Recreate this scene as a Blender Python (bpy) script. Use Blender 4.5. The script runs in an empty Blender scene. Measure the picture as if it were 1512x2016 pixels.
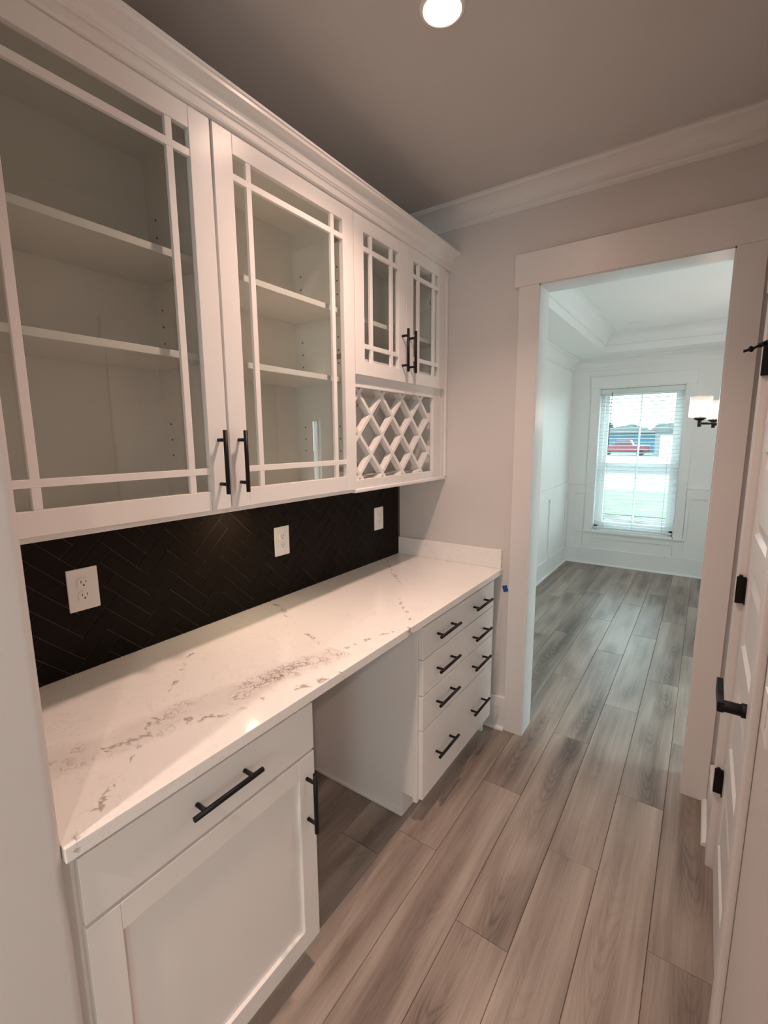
import bpy, math, random
from mathutils import Vector, Matrix

scene = bpy.context.scene
COL = scene.collection

# ------------------------------------------------------------------ camera
cam_d = bpy.data.cameras.new('camera')
cam = bpy.data.objects.new('camera', cam_d)
COL.objects.link(cam)
YAW, PITCH, ROLL, FPX = 0.6051, -0.1559, -0.0071, 912.84
_fw = Vector((-math.sin(YAW) * math.cos(PITCH), math.cos(YAW) * math.cos(PITCH), math.sin(PITCH)))
_rt = Vector((math.cos(YAW), math.sin(YAW), 0.0))
_up = _rt.cross(_fw)
_r2 = _rt * math.cos(ROLL) + _up * math.sin(ROLL)
_u2 = _up * math.cos(ROLL) - _rt * math.sin(ROLL)
_m = Matrix((_r2, _u2, -_fw)).transposed().to_4x4()
_m.translation = Vector((1.4989, -0.315, 1.5974))
cam.matrix_world = _m
cam_d.sensor_fit = 'HORIZONTAL'
cam_d.sensor_width = 36.0
cam_d.lens = 36.0 * FPX / 1512.0
cam_d.clip_start = 0.02
cam_d.clip_end = 400
scene.camera = cam

# ------------------------------------------------------------------ world, exposure
world = bpy.data.worlds.new('sky')
scene.world = world
world.use_nodes = True
_bg = world.node_tree.nodes['Background']
_bg.inputs['Color'].default_value = (0.80, 0.98, 1.0, 1)
_bg.inputs['Strength'].default_value = 9.6
scene.view_settings.view_transform = 'Standard'
scene.view_settings.look = 'None'
scene.view_settings.exposure = 0.2
scene.view_settings.gamma = 1.0
scene.view_settings.use_curve_mapping = False
scene.cycles.use_denoising = True
scene.cycles.max_bounces = 12
scene.cycles.diffuse_bounces = 8
scene.cycles.glossy_bounces = 4
scene.cycles.transparent_max_bounces = 24
scene.cycles.sample_clamp_indirect = 8.0

DOWNLIGHT_W = 8.4
DOWNLIGHT_SPREAD = math.radians(115)
DOWNLIGHT_COL = (1.0, 0.695, 0.565)


def portal(name, loc, rot, sx, sy):
    ld = bpy.data.lights.new(name, 'AREA')
    ld.shape = 'RECTANGLE'
    ld.size, ld.size_y = sx, sy
    ld.cycles.is_portal = True
    o = bpy.data.objects.new(name, ld)
    o.location = loc
    o.rotation_euler = rot
    COL.objects.link(o)


# daylight sampling hints in the window openings (they give off no light of their own)
portal('window_portal', (0.815, 6.13, 1.31), (math.radians(-90), 0, 0), 0.9, 1.76)
portal('window_portal', (3.21, 2.55, 1.25), (math.radians(90), 0, math.radians(90)), 0.65, 1.86)
portal('window_portal', (3.21, 3.99, 1.2), (math.radians(90), 0, math.radians(90)), 0.15, 1.4)
portal('window_portal', (2.95, -3.36, 1.45), (math.radians(90), 0, 0), 1.0, 1.4)


# ------------------------------------------------------------------ materials
def new_mat(name):
    m = bpy.data.materials.new(name)
    m.use_nodes = True
    nt = m.node_tree
    return m, nt, nt.nodes['Principled BSDF']


def paint(name, col, rough=0.5, bump=0.0, scale=250.0, spec=0.5, var=0.02, metallic=0.0):
    m, nt, p = new_mat(name)
    p.inputs['Roughness'].default_value = rough
    p.inputs['Specular IOR Level'].default_value = spec
    p.inputs['Metallic'].default_value = metallic
    tc = nt.nodes.new('ShaderNodeTexCoord')
    n = nt.nodes.new('ShaderNodeTexNoise')
    n.inputs['Scale'].default_value = 3.0
    nt.links.new(tc.outputs['Object'], n.inputs['Vector'])
    mx = nt.nodes.new('ShaderNodeMix')
    mx.data_type = 'RGBA'
    mx.inputs[6].default_value = (col[0] * (1 - var), col[1] * (1 - var), col[2] * (1 - var), 1)
    mx.inputs[7].default_value = (min(1, col[0] * (1 + var)), min(1, col[1] * (1 + var)), min(1, col[2] * (1 + var)), 1)
    nt.links.new(n.outputs['Fac'], mx.inputs[0])
    nt.links.new(mx.outputs[2], p.inputs['Base Color'])
    if bump > 0:
        n2 = nt.nodes.new('ShaderNodeTexNoise')
        n2.inputs['Scale'].default_value = scale
        n2.inputs['Detail'].default_value = 3
        nt.links.new(tc.outputs['Object'], n2.inputs['Vector'])
        b = nt.nodes.new('ShaderNodeBump')
        b.inputs['Strength'].default_value = bump
        b.inputs['Distance'].default_value = 0.001
        nt.links.new(n2.outputs['Fac'], b.inputs['Height'])
        nt.links.new(b.outputs['Normal'], p.inputs['Normal'])
    return m


def emit(name, col, strength):
    m, nt, p = new_mat(name)
    p.inputs['Base Color'].default_value = (0.9, 0.9, 0.9, 1)
    p.inputs['Emission Color'].default_value = (*col, 1)
    p.inputs['Emission Strength'].default_value = strength
    return m


def math_node(nt, op, a=None, b=None, c=None):
    n = nt.nodes.new('ShaderNodeMath')
    n.operation = op
    for i, v in enumerate((a, b, c)):
        if v is None:
            continue
        if isinstance(v, (int, float)):
            n.inputs[i].default_value = v
        else:
            nt.links.new(v, n.inputs[i])
    return n.outputs[0]


def glass(name, tint=(0.96, 0.97, 0.965), refl=1.0, rough=0.0, ior=1.5):
    m = bpy.data.materials.new(name)
    m.use_nodes = True
    nt = m.node_tree
    nt.nodes.remove(nt.nodes['Principled BSDF'])
    out = nt.nodes['Material Output']
    t = nt.nodes.new('ShaderNodeBsdfTransparent')
    t.inputs['Color'].default_value = (*tint, 1)
    g = nt.nodes.new('ShaderNodeBsdfGlossy')
    g.inputs['Roughness'].default_value = rough
    g.inputs['Color'].default_value = (refl, refl, refl, 1)
    lw = nt.nodes.new('ShaderNodeLayerWeight')
    lw.inputs['Blend'].default_value = 0.5
    r0 = ((ior - 1) / (ior + 1)) ** 2
    f5 = math_node(nt, 'POWER', lw.outputs['Facing'], 5.0)
    fac = math_node(nt, 'MULTIPLY_ADD', f5, 1.0 - r0, r0)
    mx = nt.nodes.new('ShaderNodeMixShader')
    nt.links.new(fac, mx.inputs['Fac'])
    nt.links.new(t.outputs[0], mx.inputs[1])
    nt.links.new(g.outputs[0], mx.inputs[2])
    nt.links.new(mx.outputs[0], out.inputs['Surface'])
    return m


def wood_mat():
    m, nt, p = new_mat('grey_oak_plank')
    L = nt.links
    tc = nt.nodes.new('ShaderNodeTexCoord')
    oi = nt.nodes.new('ShaderNodeObjectInfo')
    off = nt.nodes.new('ShaderNodeCombineXYZ')
    L.new(math_node(nt, 'MULTIPLY', oi.outputs['Random'], 37.0), off.inputs[0])
    L.new(math_node(nt, 'MULTIPLY', oi.outputs['Random'], 91.0), off.inputs[1])
    L.new(math_node(nt, 'MULTIPLY', oi.outputs['Random'], 13.0), off.inputs[2])
    add = nt.nodes.new('ShaderNodeVectorMath')
    L.new(tc.outputs['Object'], add.inputs[0])
    L.new(off.outputs[0], add.inputs[1])

    def stretched(sx, sy, detail, rough=0.5):
        mp = nt.nodes.new('ShaderNodeMapping')
        mp.inputs['Scale'].default_value = (sx, sy, 1)
        L.new(add.outputs[0], mp.inputs['Vector'])
        n = nt.nodes.new('ShaderNodeTexNoise')
        n.inputs['Scale'].default_value = 1.0
        n.inputs['Detail'].default_value = detail
        n.inputs['Roughness'].default_value = rough
        L.new(mp.outputs[0], n.inputs['Vector'])
        return n.outputs['Fac']
    broad = stretched(9.0, 1.2, 2.0)
    fibre = stretched(230.0, 6.0, 4.0, 0.65)
    streak = stretched(44.0, 1.0, 4.0, 0.6)
    # heartwood: a darker wavering band down each plank with arched growth rings in it
    sx = nt.nodes.new('ShaderNodeSeparateXYZ')
    L.new(tc.outputs['Object'], sx.inputs[0])
    wob = math_node(nt, 'MULTIPLY', math_node(nt, 'SUBTRACT', stretched(0.8, 1.6, 2.0), 0.5), 0.16)
    xo = math_node(nt, 'ADD', sx.outputs[0], wob)
    xo = math_node(nt, 'MULTIPLY_ADD', math_node(nt, 'SUBTRACT', oi.outputs['Random'], 0.5), 0.07, xo)
    x2 = math_node(nt, 'MULTIPLY', xo, xo)
    heart = nt.nodes.new('ShaderNodeMapRange')
    heart.interpolation_type = 'SMOOTHSTEP'
    heart.inputs['From Min'].default_value = 0.0
    heart.inputs['From Max'].default_value = 0.0042
    heart.inputs['To Min'].default_value = 1.0
    heart.inputs['To Max'].default_value = 0.0
    L.new(x2, heart.inputs['Value'])
    where = nt.nodes.new('ShaderNodeMapRange')
    where.inputs['From Min'].default_value = 0.38
    where.inputs['From Max'].default_value = 0.62
    L.new(stretched(1.0, 2.2, 1.0), where.inputs['Value'])
    hmask = math_node(nt, 'MULTIPLY', heart.outputs['Result'], where.outputs['Result'])
    ph = math_node(nt, 'MULTIPLY_ADD', x2, -9000.0, math_node(nt, 'MULTIPLY', sx.outputs[1], 75.0))
    ph = math_node(nt, 'MULTIPLY_ADD', stretched(14.0, 3.0, 2.0), 22.0, ph)
    rings = math_node(nt, 'MULTIPLY_ADD', math_node(nt, 'SINE', ph), 0.5, 0.5)
    rings = math_node(nt, 'MULTIPLY', math_node(nt, 'POWER', rings, 3.0), hmask)
    v = math_node(nt, 'MULTIPLY_ADD', broad, 1.0, -0.16)
    v = math_node(nt, 'MULTIPLY_ADD', hmask, -0.17, v)
    v = math_node(nt, 'MULTIPLY_ADD', rings, -0.12, v)
    v = math_node(nt, 'MULTIPLY_ADD', fibre, 0.36, v)
    v = math_node(nt, 'MULTIPLY_ADD', streak, 0.42, v)
    v = math_node(nt, 'MULTIPLY_ADD', oi.outputs['Random'], 0.20, v)
    v = math_node(nt, 'SUBTRACT', v, 0.255)
    cr = nt.nodes.new('ShaderNodeValToRGB')
    e = cr.color_ramp.elements
    e[0].position, e[0].color = 0.14, (0.090, 0.065, 0.052, 1)
    e[1].position, e[1].color = 0.90, (0.44, 0.375, 0.325, 1)
    e2 = e.new(0.50)
    e2.color = (0.262, 0.210, 0.180, 1)
    L.new(v, cr.inputs[0])
    L.new(cr.outputs[0], p.inputs['Base Color'])
    p.inputs['Roughness'].default_value = 0.36
    p.inputs['Specular IOR Level'].default_value = 0.5
    b = nt.nodes.new('ShaderNodeBump')
    b.inputs['Strength'].default_value = 0.25
    b.inputs['Distance'].default_value = 0.0006
    L.new(fibre, b.inputs['Height'])
    L.new(b.outputs['Normal'], p.inputs['Normal'])
    return m


def quartz_mat():
    """white quartz with brown-grey veins that follow two diagonal bands"""
    m, nt, p = new_mat('veined_quartz')
    L = nt.links
    tc = nt.nodes.new('ShaderNodeTexCoord')
    sep = nt.nodes.new('ShaderNodeSeparateXYZ')
    L.new(tc.outputs['Object'], sep.inputs[0])
    X, Y = sep.outputs[0], sep.outputs[1]

    def noise(scale, detail, rough=0.55, dist=0.0):
        n = nt.nodes.new('ShaderNodeTexNoise')
        n.inputs['Scale'].default_value = scale
        n.inputs['Detail'].default_value = detail
        n.inputs['Roughness'].default_value = rough
        n.inputs['Distortion'].default_value = dist
        L.new(tc.outputs['Object'], n.inputs['Vector'])
        return n.outputs['Fac']

    def ridge(fac, width):
        d = math_node(nt, 'ABSOLUTE', math_node(nt, 'SUBTRACT', fac, 0.5))
        mr = nt.nodes.new('ShaderNodeMapRange')
        mr.inputs['From Min'].default_value = 0.0
        mr.inputs['From Max'].default_value = width
        mr.inputs['To Min'].default_value = 1.0
        mr.inputs['To Max'].default_value = 0.0
        L.new(d, mr.inputs['Value'])
        return mr.outputs['Result']

    wob = math_node(nt, 'MULTIPLY', math_node(nt, 'SUBTRACT', noise(5.0, 3), 0.5), 0.10)

    def band(x0, y0, x1, y1, half, y_lo, y_hi):
        # distance to the line through (x0,y0)-(x1,y1), wobbled by noise
        dx, dy = x1 - x0, y1 - y0
        ln = math.hypot(dx, dy)
        nx, ny = dy / ln, -dx / ln
        d = math_node(nt, 'MULTIPLY_ADD', X, nx, -(x0 * nx + y0 * ny))
        d = math_node(nt, 'MULTIPLY_ADD', Y, ny, d)
        d = math_node(nt, 'ABSOLUTE', math_node(nt, 'ADD', d, wob))
        mr = nt.nodes.new('ShaderNodeMapRange')
        mr.interpolation_type = 'SMOOTHSTEP'
        mr.inputs['From Min'].default_value = half * 0.25
        mr.inputs['From Max'].default_value = half
        mr.inputs['To Min'].default_value = 1.0
        mr.inputs['To Max'].default_value = 0.0
        L.new(d, mr.inputs['Value'])
        lo = math_node(nt, 'GREATER_THAN', Y, y_lo)
        hi = math_node(nt, 'LESS_THAN', Y, y_hi)
        return math_node(nt, 'MULTIPLY', mr.outputs['Result'], math_node(nt, 'MULTIPLY', lo, hi))

    crack = ridge(noise(34.0, 5, 0.62, 0.6), 0.060)
    fine = ridge(noise(9.0, 5, 0.6, 0.8), 0.012)
    patch = math_node(nt, 'GREATER_THAN', noise(14.0, 3), 0.46)
    b1 = band(0.400, 0.0, 0.545, 0.72, 0.070, -0.1, 0.78)
    b2 = band(0.46, 0.17, 0.66, 0.66, 0.018, 0.1, 0.75)
    b3 = band(0.58, 0.85, 0.67, 1.14, 0.013, 0.8, 1.16)
    b4 = band(0.62, 1.12, 0.10, 1.75, 0.012, 1.12, 1.80)
    b5 = band(0.52, 0.75, 0.06, 0.96, 0.010, 0.74, 0.98)
    b6 = band(0.64, -0.02, 0.20, 0.47, 0.010, -0.05, 0.50)
    patch1 = nt.nodes.new('ShaderNodeMapRange')
    patch1.inputs['From Min'].default_value = 0.34
    patch1.inputs['From Max'].default_value = 0.60
    L.new(noise(11.0, 3), patch1.inputs['Value'])
    dense = math_node(nt, 'MULTIPLY', math_node(nt, 'MULTIPLY', b1, crack), patch1.outputs['Result'])
    thin = b2
    for bb in (b3, b4, b5, b6):
        thin = math_node(nt, 'MAXIMUM', thin, bb)
    thin = math_node(nt, 'MULTIPLY', thin, math_node(nt, 'MULTIPLY', ridge(noise(17.0, 4, 0.6, 0.4), 0.07), patch))
    veins = math_node(nt, 'MAXIMUM', math_node(nt, 'MULTIPLY', dense, 0.95), math_node(nt, 'MULTIPLY', thin, 0.75))
    faint = math_node(nt, 'MULTIPLY', fine, 0.10)
    veins = math_node(nt, 'MAXIMUM', veins, faint)
    haze = math_node(nt, 'MULTIPLY', b1, 0.16)
    veins = math_node(nt, 'MAXIMUM', veins, haze)
    mx = nt.nodes.new('ShaderNodeMix')
    mx.data_type = 'RGBA'
    mx.inputs[6].default_value = (0.88, 0.855, 0.83, 1)
    mx.inputs[7].default_value = (0.22, 0.150, 0.115, 1)
    L.new(veins, mx.inputs[0])
    L.new(mx.outputs[2], p.inputs['Base Color'])
    p.inputs['Roughness'].default_value = 0.10
    p.inputs['Specular IOR Level'].default_value = 0.5
    return m


def patchy(name, a, b, scale, rough=0.9):
    m, nt, p = new_mat(name)
    tc = nt.nodes.new('ShaderNodeTexCoord')
    n = nt.nodes.new('ShaderNodeTexNoise')
    n.inputs['Scale'].default_value = scale
    n.inputs['Detail'].default_value = 6
    n.inputs['Roughness'].default_value = 0.7
    nt.links.new(tc.outputs['Object'], n.inputs['Vector'])
    cr = nt.nodes.new('ShaderNodeValToRGB')
    cr.color_ramp.elements[0].position = 0.38
    cr.color_ramp.elements[1].position = 0.62
    cr.color_ramp.elements[0].color = (*a, 1)
    cr.color_ramp.elements[1].color = (*b, 1)
    nt.links.new(n.outputs['Fac'], cr.inputs[0])
    nt.links.new(cr.outputs[0], p.inputs['Base Color'])
    p.inputs['Roughness'].default_value = rough
    return m


M = {}
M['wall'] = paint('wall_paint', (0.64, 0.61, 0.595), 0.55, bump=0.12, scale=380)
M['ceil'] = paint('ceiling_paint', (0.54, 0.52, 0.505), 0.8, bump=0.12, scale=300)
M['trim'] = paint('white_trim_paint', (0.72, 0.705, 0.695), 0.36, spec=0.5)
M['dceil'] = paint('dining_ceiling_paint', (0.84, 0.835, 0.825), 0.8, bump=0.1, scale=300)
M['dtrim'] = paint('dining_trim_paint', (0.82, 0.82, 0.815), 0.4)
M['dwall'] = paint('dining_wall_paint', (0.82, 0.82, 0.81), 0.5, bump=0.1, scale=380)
M['cab'] = paint('white_cabinet_paint', (0.81, 0.785, 0.765), 0.32, spec=0.5, var=0.012)
M['cabin'] = paint('cabinet_interior_white', (0.80, 0.78, 0.74), 0.45, var=0.01)
M['black'] = paint('matte_black_metal', (0.006, 0.0055, 0.006), 0.5, spec=0.25)
M['tile'] = paint('matte_black_tile', (0.014, 0.0105, 0.0082), 0.46, bump=0.05, scale=60, var=0.15, spec=0.06)
M['grout'] = paint('dark_grout', (0.10, 0.085, 0.071), 0.75, bump=0.3, scale=500)
M['wood'] = wood_mat()
M['subfloor'] = paint('dark_plank_joint', (0.05, 0.04, 0.034), 0.9)
M['quartz'] = quartz_mat()
M['plate'] = paint('white_outlet_plastic', (0.82, 0.80, 0.78), 0.30, var=0.005)
M['slot'] = paint('dark_slot', (0.015, 0.012, 0.012), 0.7)
M['pane'] = glass('cabinet_glass', (0.93, 0.945, 0.935), 1.0)
M['wpane'] = glass('window_glass', (0.93, 0.97, 0.97), 0.9)
M['shade'] = glass('clear_shade_glass', (0.90, 0.90, 0.90), 1.0, ior=1.6)
_nt = M['shade'].node_tree
_tl = _nt.nodes.new('ShaderNodeBsdfTranslucent')
_tl.inputs['Color'].default_value = (0.9, 0.88, 0.86, 1)
_mx = _nt.nodes.new('ShaderNodeMixShader')
_mx.inputs['Fac'].default_value = 0.10
_nt.links.new(_nt.nodes['Material Output'].inputs['Surface'].links[0].from_socket, _mx.inputs[1])
_nt.links.new(_tl.outputs[0], _mx.inputs[2])
_nt.links.new(_mx.outputs[0], _nt.nodes['Material Output'].inputs['Surface'])
M['tape'] = paint('blue_masking_tape', (0.012, 0.06, 0.32), 0.6)
M['vinyl'] = paint('white_window_vinyl', (0.78, 0.79, 0.79), 0.35)
M['blind'] = paint('white_blind_slat', (0.72, 0.75, 0.75), 0.5, var=0.005)
M['cord'] = paint('grey_blind_cord', (0.42, 0.45, 0.46), 0.7)
M['wand'] = paint('clear_grey_wand', (0.16, 0.17, 0.18), 0.3)
M['steel'] = paint('nickel_steel', (0.35, 0.33, 0.30), 0.35, metallic=0.9)
M['lens'] = emit('lit_lamp_lens', (1.0, 0.695, 0.565), 150.0)
M['plens'] = emit('puck_lens', (1.0, 0.75, 0.5), 8.0)
M['bulb'] = emit('lit_bulb', (1.0, 0.82, 0.70), 60.0)
M['fitting'] = paint('dark_bronze_fitting', (0.020, 0.015, 0.014), 0.45, metallic=0.4)
M['lawn'] = patchy('lawn_grass', (0.020, 0.044, 0.014), (0.050, 0.070, 0.038), 1.6)
M['mulch'] = patchy('bark_mulch', (0.004, 0.004, 0.004), (0.060, 0.056, 0.052), 1.5)
M['concrete'] = paint('pale_concrete', (0.115, 0.112, 0.108), 0.9, var=0.06)
M['asphalt'] = paint('dark_asphalt', (0.010, 0.012, 0.014), 0.9, var=0.1)
M['blue'] = paint('blue_siding', (0.018, 0.072, 0.118), 0.7, var=0.05)
M['housew'] = paint('white_siding', (0.085, 0.10, 0.105), 0.7)
M['roof'] = paint('grey_shingle', (0.075, 0.085, 0.09), 0.85, var=0.1)
M['red'] = paint('red_car_paint', (0.095, 0.008, 0.020), 0.35)
M['tyre'] = paint('black_rubber', (0.008, 0.008, 0.009), 0.8)
M['carglass'] = paint('dark_car_glass', (0.015, 0.012, 0.022), 0.15)
M['leaf'] = patchy('tree_leaves', (0.008, 0.025, 0.022), (0.03, 0.065, 0.055), 0.6)
M['bark'] = paint('tree_bark', (0.04, 0.032, 0.028), 0.9)


# ------------------------------------------------------------------ geometry helpers
class MB:
    def __init__(self):
        self.v, self.f, self.sm = [], [], []

    def raw(self, vs, fs, smooth=False):
        b = len(self.v)
        self.v += [Vector(p) for p in vs]
        self.f += [tuple(b + i for i in f) for f in fs]
        self.sm += [smooth] * len(fs)
        return self

    def box(self, x0, x1, y0, y1, z0, z1):
        vs = [(x0, y0, z0), (x1, y0, z0), (x1, y1, z0), (x0, y1, z0),
              (x0, y0, z1), (x1, y0, z1), (x1, y1, z1), (x0, y1, z1)]
        fs = [(3, 2, 1, 0), (4, 5, 6, 7), (0, 1, 5, 4), (1, 2, 6, 5), (2, 3, 7, 6), (3, 0, 4, 7)]
        return self.raw(vs, fs)

    def prism(self, poly, axis, a, b, smooth=False):
        """poly: 2-D points in the two other axes (x,y,z order kept), extruded along axis from a to b"""
        n = len(poly)

        def mk(p, t):
            if axis == 'x':
                return (t, p[0], p[1])
            if axis == 'y':
                return (p[0], t, p[1])
            return (p[0], p[1], t)
        vs = [mk(p, a) for p in poly] + [mk(p, b) for p in poly]
        area = sum(poly[i][0] * poly[(i + 1) % n][1] - poly[(i + 1) % n][0] * poly[i][1] for i in range(n))
        flip = (area < 0) != (axis == 'y') != (b < a)
        caps = [tuple(range(n - 1, -1, -1)), tuple(range(n, 2 * n))]
        side = [(i, (i + 1) % n, n + (i + 1) % n, n + i) for i in range(n)]
        if flip:
            caps = [tuple(reversed(f)) for f in caps]
            side = [tuple(reversed(f)) for f in side]
        self.raw(vs, caps)
        b0 = len(self.v) - len(vs)
        self.f += [tuple(b0 + i for i in f) for f in side]
        self.sm += [smooth] * len(side)
        return self

    def cyl(self, p0, p1, r0, r1=None, n=14, caps=True, smooth=True):
        r1 = r0 if r1 is None else r1
        p0, p1 = Vector(p0), Vector(p1)
        d = (p1 - p0).normalized()
        a = d.orthogonal().normalized()
        b = d.cross(a)
        vs = []
        for p, r in ((p0, r0), (p1, r1)):
            for i in range(n):
                t = 2 * math.pi * i / n
                vs.append(p + (a * math.cos(t) + b * math.sin(t)) * r)
        fs = [(i, (i + 1) % n, n + (i + 1) % n, n + i) for i in range(n)]
        self.raw(vs, fs, smooth)
        if caps:
            b0 = len(self.v) - 2 * n
            self.f += [tuple(b0 + i for i in range(n - 1, -1, -1)), tuple(b0 + n + i for i in range(n))]
            self.sm += [False, False]
        return self

    def lathe(self, prof, c, n=24, smooth=True):
        """prof: (radius, z) list, around the vertical through c"""
        vs = []
        for r, z in prof:
            for i in range(n):
                t = 2 * math.pi * i / n
                vs.append((c[0] + r * math.cos(t), c[1] + r * math.sin(t), c[2] + z))
        fs = []
        for k in range(len(prof) - 1):
            for i in range(n):
                fs.append((k * n + i, k * n + (i + 1) % n, (k + 1) * n + (i + 1) % n, (k + 1) * n + i))
        return self.raw(vs, fs, smooth)

    def build(self, name, mat, parent=None, bevel=0.0, origin=None, seg=2):
        if parent is not None:
            o = Vector((0, 0, 0))
            q = parent
            while q is not None:
                o += Vector(q.location)
                q = q.parent
            base = o
            org = Vector((0, 0, 0)) if origin is None else Vector(origin) - o
        else:
            if origin is None:
                xs = [p.x for p in self.v]
                ys = [p.y for p in self.v]
                zs = [p.z for p in self.v]
                origin = ((min(xs) + max(xs)) / 2, (min(ys) + max(ys)) / 2, min(zs))
            base = Vector(origin)
            org = base
        me = bpy.data.meshes.new(name)
        off = base if parent is None else base + org
        me.from_pydata([p - off for p in self.v], [], self.f)
        for i, s in enumerate(self.sm):
            me.polygons[i].use_smooth = s
        me.update()
        if mat is not None:
            me.materials.append(M[mat])
        ob = bpy.data.objects.new(name, me)
        COL.objects.link(ob)
        ob.location = org
        if parent is not None:
            ob.parent = parent
        if bevel > 0:
            md = ob.modifiers.new('bevel', 'BEVEL')
            md.width = bevel
            md.segments = seg
            md.limit_method = 'ANGLE'
            md.angle_limit = math.radians(40)
        return ob


def B(*a):
    return MB().box(*a)


def tag(o, label=None, cat=None, group=None, kind=None):
    if label:
        o['label'] = label
    if cat:
        o['category'] = cat
    if group:
        o['group'] = group
    if kind:
        o['kind'] = kind
    return o


def thing(name, loc, label, cat, group=None):
    o = bpy.data.objects.new(name, None)
    o.empty_display_size = 0.1
    o.location = loc
    COL.objects.link(o)
    return tag(o, label, cat, group)


def struct(o, label):
    o['kind'] = 'structure'
    o['label'] = label
    return o


def frame_empty(name, loc, label):
    o = bpy.data.objects.new(name, None)
    o.empty_display_size = 0.1
    o.location = loc
    COL.objects.link(o)
    return struct(o, label)


def copy_tree(o, parent=None):
    c = o.copy()
    COL.objects.link(c)
    c.parent = parent
    for ch in list(o.children):
        copy_tree(ch, c)
    return c


# ------------------------------------------------------------------ room dimensions
L = 2.007          # pantry far wall
T = 0.118          # its thickness
XR = 1.640         # right wall
YN = -0.060        # pantry face of the short return wall on the left
CEIL = 2.743
XJ, XJR, HJ = 0.793, 1.531, 2.308      # opening to the dining room
DX0, DX1, DY0, DY1 = 0.060, 3.10, L + T, 5.950   # dining room
SOF = 2.530
KX0, KX1, KY0 = -1.30, 4.00, -3.30     # room behind the camera
YE = 0.0                               # near end of the right wall

# ------------------------------------------------------------------ floor
fl = B(KX0 - 0.12, KX1 + 0.12, KY0 - 0.12, DY1 + 0.2, -0.06, -0.0068).build('floor', 'subfloor')
struct(fl, 'floor of long grey-brown wood planks')
PW, PL = 0.18, 1.2165
rng = random.Random(11)


def plank_mesh():
    w, l, t, c = PW / 2 - 0.0006, PL / 2 - 0.0006, 0.0068, 0.0016
    vs = []
    for (a, b, z) in ((w, l, -t), (w, l, -c), (w - c, l - c, 0)):
        vs += [(-a, -b, z), (a, -b, z), (a, b, z), (-a, b, z)]
    fs = [(8, 9, 10, 11)]
    for k in (0, 4):
        for i in range(4):
            fs.append((k + i, k + (i + 1) % 4, k + 4 + (i + 1) % 4, k + 4 + i))
    me = bpy.data.meshes.new('plank')
    me.from_pydata(vs, [], fs)
    me.materials.append(M['wood'])
    return me


PM = plank_mesh()
known = {0: 1.105, 1: 1.575, 2: 0.909, 3: 1.363, 4: 1.834, 5: 1.162}
for k in range(-10, 19):
    x0 = 0.574 + PW * k
    ph = known.get(k, rng.uniform(0, PL))
    y = ph - PL * math.ceil((ph - KY0) / PL)
    while y < DY1:
        if not (x0 + PW < DX0 - 0.05 and y > 0.2) and not (x0 > XR + 0.2 and 0.1 < y < 0.8):
            o = bpy.data.objects.new('plank', PM)
            o.location = (x0 + PW / 2 - fl.location.x, y + PL / 2 - fl.location.y, -fl.location.z)
            o.parent = fl
            COL.objects.link(o)
        y += PL

# ------------------------------------------------------------------ pantry shell
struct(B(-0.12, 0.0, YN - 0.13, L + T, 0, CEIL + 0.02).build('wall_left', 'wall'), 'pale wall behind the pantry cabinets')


def rounded_end(x_end, y0, y1, r, n=8):
    """plan outline of a wall end with two bullnose corners"""
    pts = [(-0.0, y0), (x_end - r, y0)]
    for i in range(1, n + 1):
        t = -math.pi / 2 + math.pi / 2 * i / n
        pts.append((x_end - r + r * math.cos(t), y0 + r + r * math.sin(t)))
    for i in range(0, n + 1):
        t = math.pi / 2 * i / n
        pts.append((x_end - r + r * math.cos(t), y1 - r + r * math.sin(t)))
    pts.append((0.0, y1))
    return pts


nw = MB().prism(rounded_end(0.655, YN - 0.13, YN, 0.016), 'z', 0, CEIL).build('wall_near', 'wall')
struct(nw, 'short pale return wall with rounded corners beside the base cabinet')

# far wall with the opening
fw = MB()
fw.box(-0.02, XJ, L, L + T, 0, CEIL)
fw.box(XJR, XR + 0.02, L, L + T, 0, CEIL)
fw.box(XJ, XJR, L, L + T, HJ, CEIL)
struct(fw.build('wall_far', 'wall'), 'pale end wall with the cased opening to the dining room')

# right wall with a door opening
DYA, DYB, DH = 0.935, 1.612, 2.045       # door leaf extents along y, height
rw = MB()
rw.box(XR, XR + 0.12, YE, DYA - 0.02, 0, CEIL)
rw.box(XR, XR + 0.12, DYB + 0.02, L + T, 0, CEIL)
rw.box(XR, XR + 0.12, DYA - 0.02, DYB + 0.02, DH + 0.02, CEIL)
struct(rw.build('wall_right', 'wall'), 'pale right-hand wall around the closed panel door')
struct(B(XR + 0.14, XR + 0.2, DYA - 0.1, DYB + 0.1, 0, DH + 0.1).build('wall_closet', 'wall'), 'wall of the closet behind the panel door')
struct(B(KX0 - 0.1, KX1 + 0.1, KY0 - 0.1, L + 0.05, CEIL, CEIL + 0.08).build('ceiling', 'ceil'), 'plain shaded pantry ceiling')

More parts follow.
